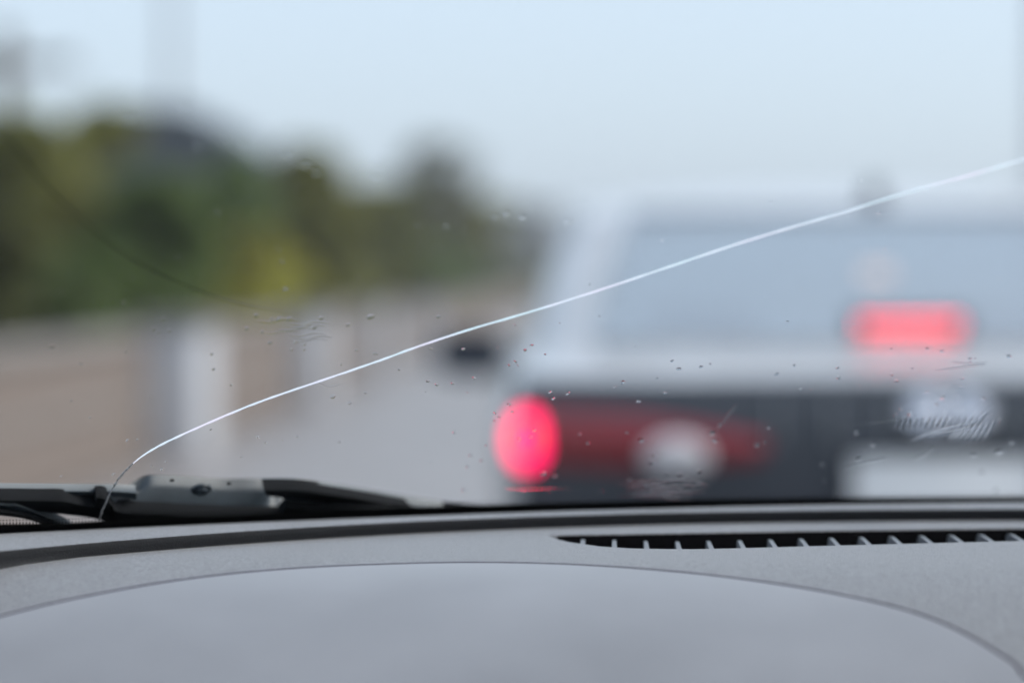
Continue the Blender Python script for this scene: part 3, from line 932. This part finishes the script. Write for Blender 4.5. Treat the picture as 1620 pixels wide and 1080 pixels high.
# a thin dried streak of grime curving down the upper corner of the glass
st = spline([(-160, 60, 0), (-70, 145, 0), (9, 218, 0), (74, 296, 0), (162, 375, 0), (231, 421, 0), (324, 463, 0), (407, 486, 0), (480, 497, 0)])
bm = bmesh.new()
rows = []
for i, p in enumerate(st):
    a, b = st[max(i - 1, 0)], st[min(i + 1, len(st) - 1)]
    t = (b - a).normalized(); n2 = Vector((-t.y, t.x, 0))
    w = 1.5 * min(1.0, (len(st) - i) / 30.0)
    rows.append([loc(G(p.x + n2.x * w * k, p.y + n2.y * w * k, 0.0054 + 0.0002 * (1 - abs(k)))) for k in (-1, 0, 1)])
grid(bm, rows)
link('grime_streak', bm, mat('dried_grime', (0.085, 0.088, 0.03), rough=0.8, noise=(60, 0.4)), screen)

# --- wiper lying along the foot of the glass, on the outside
wip = bpy.data.objects.new('wiper', None); sc.collection.objects.link(wip); wip.parent = own
wip.empty_display_size = 0.1
def slab(bm, poly, off, thick, mi=0, bev=0.0008):
    """flat shape lying parallel to the glass, 'thick' towards the glass from offset off"""
    pts = [G(a, b, off) for a, b in poly]
    c = sum(pts, Vector()) / len(pts)
    ins = [p + (c - p).normalized() * bev for p in pts]
    A0 = [bm.verts.new(loc(p - nrm(p) * thick)) for p in ins]
    A1 = [bm.verts.new(loc(p - nrm(p) * (thick - bev))) for p in pts]
    B0 = [bm.verts.new(loc(p)) for p in pts]
    n = len(pts)
    for q in range(n):
        r = (q + 1) % n
        for X_, Y_ in ((A0, A1), (A1, B0)):
            f = bm.faces.new((X_[q], X_[r], Y_[r], Y_[q])); f.material_index = mi
    for lp in (A0, B0[::-1]):
        f = bm.faces.new(lp); f.material_index = mi
    bmesh.ops.triangulate(bm, faces=[f for f in bm.faces if len(f.verts) > 4])
def strip(bm, top, bot, off, thick, mi=0, n=8, off2=None):
    """long shape between an upper and a lower edge line (pixels), with thickness"""
    t = spline([(a, b, 0) for a, b in top], n); bo = spline([(a, b, 0) for a, b in bot], n)
    k = max(len(t), len(bo))
    def at(l, i):
        f = i / (k - 1) * (len(l) - 1); a = int(f); b = min(a + 1, len(l) - 1)
        return l[a] + (l[b] - l[a]) * (f - a)
    rows = []
    for i in range(k):
        a, b = at(t, i), at(bo, i)
        pa, pb = G(a.x, a.y, off), G(b.x, b.y, off if off2 is None else off2)
        na = nrm(pa)
        rows.append([loc(pa), loc(lerp(pa, pb, .05) - na * thick * .75), loc(lerp(pa, pb, .12) - na * thick), loc(lerp(pa, pb, .93) - na * thick), loc(pb - na * thick * .6), loc(pb + na * .001)])
    v_ = grid(bm, rows, mi, close_u=True)
    for r in (v_[0], v_[-1]):
        f = bm.faces.new(r); f.material_index = mi
# arm: flat rail, dark channel below, broad knuckle
bm = bmesh.new()
strip(bm, [(-140, 762), (0, 763.5), (110, 764.5), (180, 765), (214, 767)], [(-140, 771), (0, 771), (110, 771), (180, 774), (214, 780)], 0.020, 0.004, 1)
strip(bm, [(205, 768), (216, 758), (230, 752), (248, 750.5), (300, 753), (350, 756.5), (417, 757.5), (425, 770), (446, 771.5), (461, 784)],
      [(172, 772), (180, 783), (192, 790), (210, 791.5), (260, 794), (300, 797), (360, 799), (420, 801), (447, 801), (458, 792)], 0.030, 0.006, off2=0.019)
arm = link('wiper_arm', bm, [M_wiper, M_rail], wip)
bm = bmesh.new()
strip(bm, [(-140, 772), (0, 772), (60, 772.5), (98, 773), (130, 780), (168, 781)], [(-140, 780), (0, 787), (40, 791), (100, 798), (145, 804), (186, 817)], 0.017, 0.006)
strip(bm, [(150, 768), (165, 769), (180, 784), (200, 790)], [(148, 782), (160, 800), (175, 812), (200, 818)], 0.0175, 0.006)
strip(bm, [(176, 785), (192, 790.5), (260, 794), (360, 799), (447, 800), (470, 798)], [(180, 818), (220, 823), (280, 826), (360, 824), (420, 820), (470, 816)], 0.016, 0.006)
link('wiper_channel', bm, M_wdark, arm)
bm = bmesh.new()
c = G(318, 772, 0.0150); n_ = -nrm(c)
disc_prism(bm, loc(c), n_, 0.0052, 0.0050, 0.0012, 28)
disc_prism(bm, loc(c) + n_ * 0.0012, n_, 0.0035, 0.0033, 0.0012, 24, dome=0.0008)
link('bolt', bm, M_wiper, arm)
for a, b in ((272, 759), (362, 764)):
    bm = bmesh.new()
    c = G(a, b, 0.0157); disc_prism(bm, loc(c), -nrm(c), 0.0012, 0.0012, 0.0003, 14)
    link('hole', bm, M_slot, arm)
# blade: dark spine, steel strip under it and the rubber
bm = bmesh.new()
strip(bm, [(414, 757), (470, 757.5), (520, 764), (580, 774), (640, 785), (700, 793), (760, 800)], [(420, 768), (470, 774), (520, 778), (580, 781), (640, 788), (700, 795), (758, 801)], 0.018, 0.006, 0)
strip(bm, [(452, 785), (495, 789), (540, 788), (600, 790), (632, 797), (650, 803)], [(440, 802), (500, 812), (540, 812), (600, 808), (640, 806), (655, 805)], 0.014, 0.005, 0)
blade = link('wiper_blade', bm, M_wdark, wip)
bm = bmesh.new()
strip(bm, [(428, 771), (470, 775.5), (520, 779), (580, 782), (640, 789), (700, 796)], [(462, 782.5), (490, 784), (520, 787), (580, 789), (640, 797), (690, 801)], 0.0165, 0.004, 0)
strip(bm, [(414, 756.2), (470, 756.5), (520, 762.5), (580, 772.5), (640, 783.5), (700, 791.5)], [(414, 758.5), (470, 759), (520, 766), (580, 776), (640, 787), (700, 794.5)], 0.0185, 0.002, 0)
link('blade_spring', bm, M_rail, blade)
bm = bmesh.new()
strip(bm, [(-120, 770), (0, 785), (26, 787), (62, 801), (96, 815), (112, 824)], [(-120, 782), (0, 798), (30, 803), (64, 813), (86, 822), (96, 828)], 0.014, 0.004, 0)
strip(bm, [(-120, 781), (0, 797), (30, 802), (66, 813), (86, 822)], [(-120, 790), (0, 804), (36, 809), (66, 818), (82, 825)], 0.012, 0.004, 1)
link('wiper_link', bm, [M_wiper, M_wdark], wip)

# --- bodywork around us: bonnet, scuttle, roof, pillars, doors, tail; dark trim inside
bm = bmesh.new()
rows = []
for v, w, z in ((1.42, 0.70, 1.035), (1.55, 0.73, 1.02), (1.8, 0.74, 0.975), (2.05, 0.72, 0.90), (2.22, 0.66, 0.80), (2.28, 0.58, 0.68)):
    rows.append([Vector((w * k / 8, v - 0.10 * abs(k / 8) ** 2, z - 0.05 * abs(k / 8) ** 3)) for k in range(-8, 9)])
patch(bm, [r[::-1] for r in rows], 0.02)
link('bonnet', bm, M_ownpaint, own)
bm = bmesh.new()
rows = []
for k in range(-10, 11):
    x = CX + 0.70 * k / 10
    rows.append([loc((x, Yb(x) + 0.012, ZB - 0.035)), loc((x, Yb(x) + 0.06, ZB - 0.05)), loc((x, 1.40 - 0.08 * abs(k / 10) ** 2 + 0.02, 1.02 - 0.05 * abs(k / 10) ** 3))])
patch(bm, rows, 0.01)
link('scuttle', bm, M_wdark, own)
bm = bmesh.new()
def shell(inset, sl):
    hw = 0.84 - inset; rw_ = 0.62 - inset * 0.6
    t = Yb(CX) - S_TOP * ca
    zt = ZB + S_TOP * sa + 0.005 - inset
    rows = []
    for i in range(9):
        f = i / 8; y = lerp(t - 0.01, -1.75, f)
        z = zt + 0.05 * math.sin(math.pi * f) - 0.08 * f
        rows.append([Vector((rw_ * k / 6, y - 0.10 * abs(k / 6) ** 2 * (1 - f), z - 0.04 * abs(k / 6) ** 2.5)) for k in range(-6, 7)])
    patch(bm, rows if sl else [r[::-1] for r in rows], 0.012)
    for s in (-1, 1):
        f = lambda *p: Vector((s * p[0], p[1], p[2]))
        order = (lambda a, b: [a, b]) if s > 0 else (lambda a, b: [b, a])
        def pil(b0, b1, t0, t1):
            rows = [order(lerp(b0, t0, i / 6), lerp(b1, t1, i / 6)) for i in range(7)]
            patch(bm, rows, 0.02)
        xb = 0.79
        pil(f(xb + 0.05 - inset, Yb(CX + xb) - 0.06, ZB - 0.02), f(xb - inset, Yb(CX + xb) + 0.01, ZB - 0.015), f(rw_ + 0.02, t - 0.20, zt - 0.05), f(rw_ - 0.01, t - 0.11, zt - 0.035))
        pil(f(hw - 0.02, -0.42, 0.95), f(hw - 0.02, -0.30, 0.95), f(rw_, -0.40, zt), f(rw_, -0.30, zt))
        pil(f(hw - 0.04, -1.75, 0.95), f(hw - 0.02, -1.35, 0.95), f(rw_, -1.70, zt - 0.09), f(rw_, -1.45, zt - 0.06))
        rows = [order(f(hw - 0.03, 1.20, z_), f(hw, -1.8, z_)) for z_ in (0.30, 0.55, 0.80, 0.94)]
        patch(bm, rows, 0.03)
    rows = [[Vector((-hw + 0.05, -1.82, z_)), Vector((hw - 0.05, -1.82, z_))] for z_ in (0.3, 0.7, 0.95, 1.30)]
    patch(bm, rows, 0.03)
shell(0.0, False)
link('body', bm, M_ownpaint, own)
bm = bmesh.new()
shell(0.035, False)
box(bm, (-0.76, -1.7, 0.28), (0.76, 1.15, 0.33))
link('cabin_trim', bm, M_trim, own)
for sx in (-0.38, 0.38):
    bm = bmesh.new()
    box(bm, (sx - 0.25, -0.62, 0.36), (sx + 0.25, -0.12, 0.52), 0.05)
    box(bm, (sx - 0.24, -0.80, 0.45), (sx + 0.24, -0.66, 1.02), 0.05)
    box(bm, (sx - 0.12, -0.80, 1.06), (sx + 0.12, -0.70, 1.22), 0.035)
    link('seat', bm, M_trim, own)
for sx in (-1, 1):
    for v in (1.62, -1.1):
        bm = bmesh.new()
        rings = []
        for y_, rr_ in ((-0.09, 0.20), (-0.10, 0.27), (-0.085, 0.30), (0.085, 0.30), (0.10, 0.27), (0.09, 0.20)):
            rings.append([Vector((sx * 0.74 + y_, v + math.cos(a) * rr_, 0.30 + math.sin(a) * rr_)) for a in np.linspace(0, 2 * math.pi, 28, endpoint=False)])
        grid(bm, rings + [rings[0]], close_u=True)
        tube(bm, [(sx * 0.79, v + 0.001, 0.30), (sx * 0.70, v, 0.30)], [0.20, 0.20], 28)
        link('wheel', bm, M_rubber, own)

# ================================================================== RAIN ON THE GLASS
M_water, nt, b_ = nodes_of('rain_water')
nt.nodes.remove(b_)
gl = nt.nodes.new('ShaderNodeBsdfGlass'); gl.inputs['IOR'].default_value = 1.33; gl.inputs['Roughness'].default_value = 0.0
nt.links.new(gl.outputs[0], nt.nodes['Material Output'].inputs['Surface'])
OFF = 0.0052
bm = bmesh.new()
def drop(px, py, w, asp=0.6, tilt=0.0, hgt=0.04, seg=12):
    """flattened bead on the outside of the glass; w = width in photograph pixels, asp = height/width as seen"""
    c = G(px, py, OFF)
    ex = (G(px + 1, py, OFF) - c); ey = (G(px, py - 1, OFF) - c)
    n = nrm(c); jit = [1 + rnd.uniform(-0.16, 0.16) for _ in range(seg)]
    ct, st = math.cos(tilt), math.sin(tilt)
    rh = w * 0.5 * (ex.length) * hgt * 2 * 0.8
    rings = []
    for r, z in ((1.0, 0.0), (0.85, 0.28), (0.65, 0.58), (0.35, 0.88), (0.02, 1.0)):
        ring = []
        for s in range(seg):
            a = 2 * math.pi * s / seg
            u = math.cos(a) * w / 2 * r * jit[s]; v = math.sin(a) * w * asp / 2 * r * jit[s]
            ring.append(loc(c + ex * (u * ct - v * st) + ey * (u * st + v * ct) + n * rh * z))
        rings.append(ring)
    v_ = grid(bm, rings, close_u=True)
    bm.faces.new(v_[0])
def ridge(pts, w, hgt=0.03):
    """thin ridge of water along a pixel line"""
    pts = spline([(a, b, 0) for a, b in pts], 4)
    rings = []
    for i, p in enumerate(pts):
        a, b = pts[max(i - 1, 0)], pts[min(i + 1, len(pts) - 1)]
        t = (b - a).normalized(); s_ = Vector((-t.y, t.x, 0))
        f = math.sin(math.pi * min(max((i + 0.4) / len(pts), 0.04), 0.96)) ** 0.6
        c = G(p.x, p.y, OFF); n = nrm(c)
        e = (G(p.x + s_.x, p.y + s_.y, OFF) - c)
        rh = w * 0.5 * 0.00028 * hgt * 2 * f
        rings.append([loc(c + e * (w / 2 * f * q) + n * rh * z) for q, z in ((-1, 0), (-0.6, 0.64), (-0.2, 0.96), (0.2, 0.96), (0.6, 0.64), (1, 0))])
    v_ = grid(bm, rings, close_u=True)
    bm.faces.new(v_[0]); bm.faces.new(v_[-1])
seen = [(841, 546, 10), (830, 554, 9), (815, 572, 8), (985, 604, 11), (973, 612, 9), (1052, 621, 9), (1074, 583, 10), (1063, 571, 8), (1109, 580, 9), (1229, 591, 11), (1325, 582, 9), (1327, 597, 8),
        (1418, 602, 11), (1466, 620, 9), (1490, 629, 9), (1480, 640, 9), (1425, 647, 7), (1439, 655, 8), (1523, 598, 8), (1520, 612, 7), (1555, 630, 7), (1381, 703, 10), (1359, 726, 9), (1467, 551, 8), (1410, 552, 7),
        (1490, 555, 8), (1535, 567, 9), (1596, 563, 10), (1015, 696, 9), (1031, 732, 11), (1127, 685, 9), (1131, 697, 10), (1138, 672, 7), (1105, 745, 11), (1075, 750, 8), (1087, 754, 7), (997, 757, 9), (1216, 676, 9),
        (1197, 703, 10), (898, 622, 9), (875, 630, 9), (1010, 634, 9), (870, 620, 8), (442, 504, 14), (430, 505, 10), (405, 499, 9), (458, 504, 10), (497, 518, 13), (508, 503, 9), (427, 542, 12), (467, 541, 7), (481, 545, 7),
        (461, 553, 8), (551, 514, 9), (586, 501, 14), (694, 501, 9), (526, 627, 11), (592, 559, 8), (564, 554, 6), (553, 637, 9), (677, 602, 8), (691, 608, 8), (681, 551, 8), (578, 621, 7), (452, 458, 12), (477, 472, 5),
        (568, 438, 5), (614, 472, 4), (706, 357, 7), (660, 356, 6), (783, 344, 8), (801, 338, 8), (827, 344, 10), (902, 350, 9), (890, 327, 8), (905, 322, 7), (921, 318, 8), (600, 263, 9), (596, 280, 9), (590, 274, 8),
        (205, 186, 12), (290, 167, 11), (312, 232, 9), (160, 118, 9), (455, 245, 9), (484, 261, 9), (500, 273, 9), (455, 197, 8), (385, 228, 8), (442, 395, 6), (446, 414, 8), (97, 462, 7), (210, 440, 5), (415, 525, 6),
        (390, 520, 8), (128, 575, 8), (82, 548, 8), (200, 556, 7), (250, 525, 5), (335, 560, 8), (338, 584, 8), (258, 504, 8), (268, 523, 5), (178, 533, 7), (805, 578, 8), (716, 606, 8), (733, 552, 8), (750, 598, 8), (1360, 283, 7),
        (1355, 303, 6), (1390, 338, 8), (1267, 458, 5), (1350, 512, 7), (1640, 500, 9), (240, 737, 8), (262, 730, 6), (256, 742, 8), (180, 750, 8), (97, 753, 7), (382, 722, 7), (420, 700, 8), (470, 690, 7), (930, 700, 7), (845, 680, 7),
        (858, 748, 10), (877, 752, 8), (829, 776, 6), (783, 653, 7), (782, 665, 6), (790, 660, 8), (762, 728, 8), (745, 720, 8), (740, 738, 7), (805, 640, 9), (811, 652, 7), (1302, 735, 7), (1305, 760, 6), (1540, 720, 8), (1600, 700, 10), (1580, 715, 12)]
for a, b, w in seen:
    drop(a, b, w * rnd.uniform(0.7, 0.9), rnd.uniform(0.45, 0.75), rnd.uniform(-0.1, 0.45), 0.027)
for _ in range(80):
    a, b = rnd.uniform(0, 1620), min(775, max(150, rnd.gauss(600, 140)))
    if a < 720 and b > 735: continue
    drop(a, b, rnd.uniform(2.5, 6.5), rnd.uniform(0.5, 0.9), rnd.uniform(-0.3, 0.5), 0.03, 8)
# smeared comb of water under the plate and emblem
for k in range(17):
    x = 1416 + k * 8.2
    ridge([(x + rnd.uniform(-2, 2) + 2 + k * 0.5, 660 - k * 0.15 + rnd.uniform(-2, 1)), (x + 1, 669), (x - 2, 677 + rnd.uniform(-2, 2) - k * 0.3)], rnd.uniform(3.0, 4.2))
for k in range(7):
    x = 1506 + k * 9
    ridge([(x + 12, 680 - k * 2.5), (x + 4, 688 - k), (x - 4, 696 - k * 0.3)], rnd.uniform(3.2, 4.6))
ridge([(1440, 699), (1462, 690), (1490, 682), (1520, 675), (1545, 667), (1562, 652)], 4.2, 0.014)
ridge([(1455, 691), (1480, 688), (1512, 683), (1535, 676)], 3.2, 0.012)
ridge([(1335, 676), (1380, 668), (1420, 663), (1440, 659)], 3.2, 0.008)
ridge([(1370, 671), (1400, 667), (1430, 666)], 2.6, 0.008)
ridge([(1335, 740), (1350, 735), (1372, 730), (1400, 725)], 4.0, 0.010)
ridge([(1448, 726), (1456, 722), (1466, 716), (1476, 708)], 4.2, 0.012)
ridge([(1505, 572), (1535, 575), (1562, 573)], 2.6, 0.010)
ridge([(1480, 585), (1520, 580), (1560, 576)], 2.8, 0.010)
for k in range(11):
    y = 759 + k * 2.6
    x0 = 985 + rnd.uniform(-12, 22); L = rnd.uniform(60, 130)
    ridge([(x0 + L * t, y + rnd.uniform(-1.6, 1.6) + 2 * math.sin(t * 5 + k)) for t in (0, 0.2, 0.4, 0.6, 0.8, 1)], rnd.uniform(2.2, 3.4))
for k in range(6):
    ridge([(990 + k * 22 + rnd.uniform(-4, 4), 774 - k * 1.3), (1000 + k * 22, 771 - k * 1.3), (1010 + k * 22, 775 - k)], 3.4)
ridge([(1125, 690), (1140, 672), (1156, 651), (1166, 640)], 5.0, 0.010)
for y in (772,):
    ridge([(800, y), (830, y + 1), (870, y - 0.5), (905, y)], 2.6)
for k in range(8):
    x = 415 + rnd.uniform(-10, 60); y = 508 + k * 4.5
    ridge([(x, y), (x + 18, y + 2), (x + 40, y - 3), (x + 62, y - 1)], rnd.uniform(2.5, 4.0), 0.009)
ridge([(500, 604), (520, 611), (540, 607)], 3.0, 0.02)
rain = link('raindrops', bm, M_water)
rain.location = (CX, 0, 0)
tag(rain, 'small clear raindrops and smears scattered over the outside of the cracked windscreen', 'raindrops', kind='stuff')

# ================================================================== THIN HAZE: FADES FAR THINGS, ADDED IN PLACE OF WINDSCREEN GLARE
M_haze = bpy.data.materials.new('veil_haze'); M_haze.use_nodes = True
nt = M_haze.node_tree; nt.nodes.clear()
o_ = nt.nodes.new('ShaderNodeOutputMaterial'); pv = nt.nodes.new('ShaderNodeVolumePrincipled')
pv.inputs['Color'].default_value = (0.90, 0.92, 0.95, 1)
pv.inputs['Density'].default_value = 0.0012
pv.inputs['Anisotropy'].default_value = 0.2
nt.links.new(pv.outputs[0], o_.inputs['Volume'])
bm = bmesh.new(); box(bm, (-905, -65, -1.1), (905, 1805, 11.5))
tag(link('haze', bm, M_haze, smooth=False), kind='stuff')
